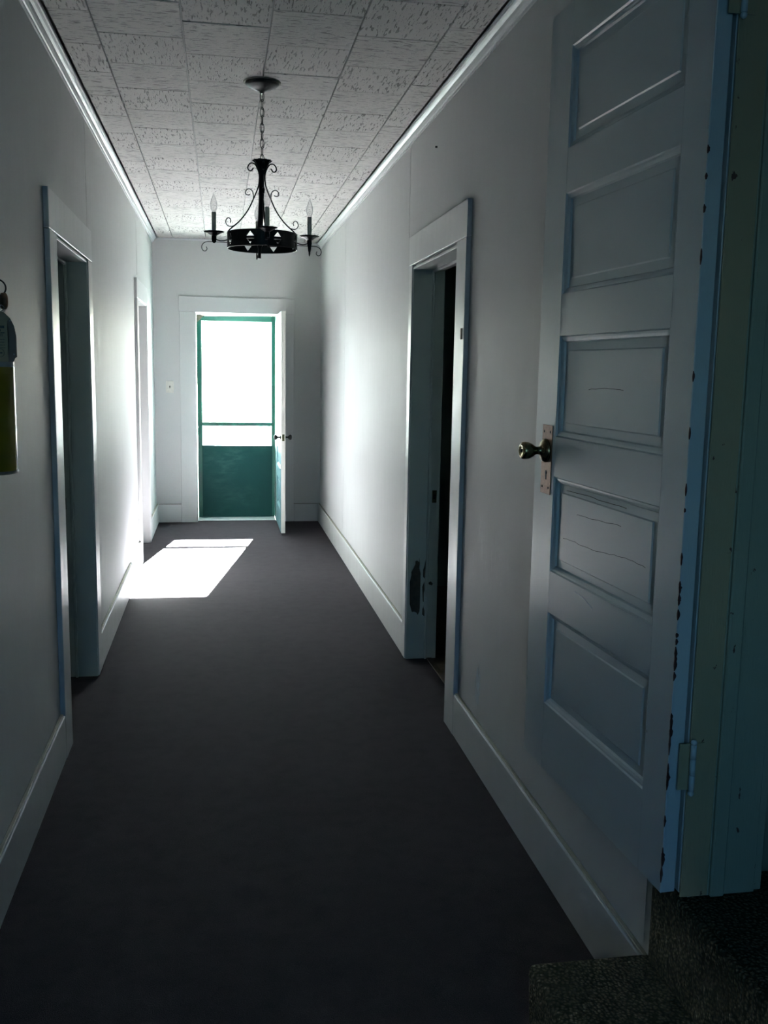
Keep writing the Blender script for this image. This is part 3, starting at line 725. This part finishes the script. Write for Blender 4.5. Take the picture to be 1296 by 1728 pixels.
rod('hose', smooth_path([(.0, 0, .395), (-.05, .0, .39), (-.075, -.01, .33), (-.072, -.015, .2), (-.070, -.012, .12)]), .013, M_IRON, fe, n=10)
box('wall_bracket', (-.085, -.03, .437), (.028, .01, .452), M_CREAMPLASTIC, fe, .005)
box('wall_bracket', (-.0855, -.025, .30), (-.066, .025, .437), M_CREAMPLASTIC, fe, .003)
# inspection tag in front of the neck
tg = empty('inspection_tag', (.105, 2.262, 1.520)); tag(tg, 'printed card tag hanging in front of the olive fire extinguisher', 'tag')
out = [(-.062, 0), (.061, 0), (.064, .008), (.068, .010), (.068, .055), (.064, .078), (.056, .095), (.044, .107), (.026, .113), (-.03, .113), (-.052, .10), (-.062, .08)]
bm = bmesh.new(); a = [bm.verts.new((x, 0, z)) for x, z in out]; b = [bm.verts.new((x, .0008, z)) for x, z in out]
bm.faces.new(a); bm.faces.new(b)
for i in range(len(out)): bm.faces.new((a[i], a[(i + 1) % len(out)], b[(i + 1) % len(out)], b[i]))
link('card', bm, M_CARD, tg)
inn = [(.050, .0), (.061, 0), (.064, .008), (.068, .010), (.068, .055), (.064, .078), (.056, .095), (.050, .088), (.053, .06)]
bm = bmesh.new(); bm.faces.new([bm.verts.new((x, -.0004, z)) for x, z in inn]); bmesh.ops.triangulate(bm, faces=bm.faces[:])
link('card_margin', bm, M_CARD_EDGE, tg)
rows = [(.094, .004, .018, .0035), (.0945, .026, .034, .003), (.088, .018, .03, .003), (.083, .018, .03, .004), (.0755, .006, .044, .0055), (.068, .016, .036, .0055), (.0625, -.002, .044, .002), (.0595, .004, .040, .0015), (.056, .004, .040, .0015), (.052, .02, .03, .002), (.048, -.05, .044, .001), (.042, -.05, .044, .001), (.036, -.05, .044, .001), (.030, -.05, .044, .001), (.024, -.05, .010, .0012), (.020, -.05, .010, .0012), (.016, -.05, .012, .0012), (.011, -.05, .03, .0012), (.0188, .026, .038, .003), (.006, -.05, .03, .001)]
bm = bmesh.new()
for z, x0, x1, h in rows:
    x = x0
    while x < x1 - .001:
        w_ = min(random.uniform(.0035, .009), x1 - x); box_bm(bm, (x, -.0009, z - h / 2), (x + w_ * .86, -.0003, z + h / 2)); x += w_
sweep_bm(bm, [(.032 + .0095 * math.cos(2 * math.pi * i / 20), -.0006, .0188 + .0095 * math.sin(2 * math.pi * i / 20)) for i in range(20)], .0010, .0006, 4, True)
box_bm(bm, (.0315, -.0009, .028), (.0325, -.0003, .037))
link('print', bm, M_INK, tg)
for q in ((.056, .089), (.062, .016)): lathe('eyelet', [(.0018, -.0012), (.0018, .0)], M_STEEL, tg, 'Y', (q[0], 0, q[1]), 10)
rod('tag_chain', smooth_path([(.038, -.001, .108), (.044, .002, .116), (.040, .004, .122), (.030, .004, .124)]), .0022, M_STEEL, tg, n=5)

# ------------------------------------------------------------------ small marks on the walls
tag(box('nail', (W - .010, 4.40, 2.505), (W - .0003, 4.407, 2.512), M_IRON), 'small dark nail high on the right wall', 'nail')

def scuff_sheen(parent, x, sgn, y, z, dy, dz, n, mat, name='scuff_sheen'):
    """bundle of short brushed strokes on a wall, joined as one faint mark; used for wear and for a painted sheen"""
    bm = bmesh.new()
    for i in range(n):
        yy = y + random.gauss(0, dy); zz = z + random.gauss(0, dz); l = random.uniform(.008, .03)
        box_bm(bm, (min(x, x + sgn * .0004), yy - .0006, zz - l), (max(x, x + sgn * .0004), yy + random.uniform(.0002, .0014), zz + l))
    o = link(name, bm, mat, parent); o['kind'] = 'stuff'; return o
scuff_sheen(wall_r, W, -1, 3.44, .318, .022, .030, 60, M_SMUDGE)
scuff_sheen(wall_r, W, -1, 3.40, .86, .10, .08, 50, M_TRIM)  # paler, glossier strokes painting in the brushed highlight on the wall
rod('hairline_crack', [(W - .0004, 2.843, 1.377), (W - .0004, 2.830, 1.351), (W - .0004, 2.823, 1.30)], .0016, M_WIRE, wall_r, .0006, 4, side=(0, 1, 0))
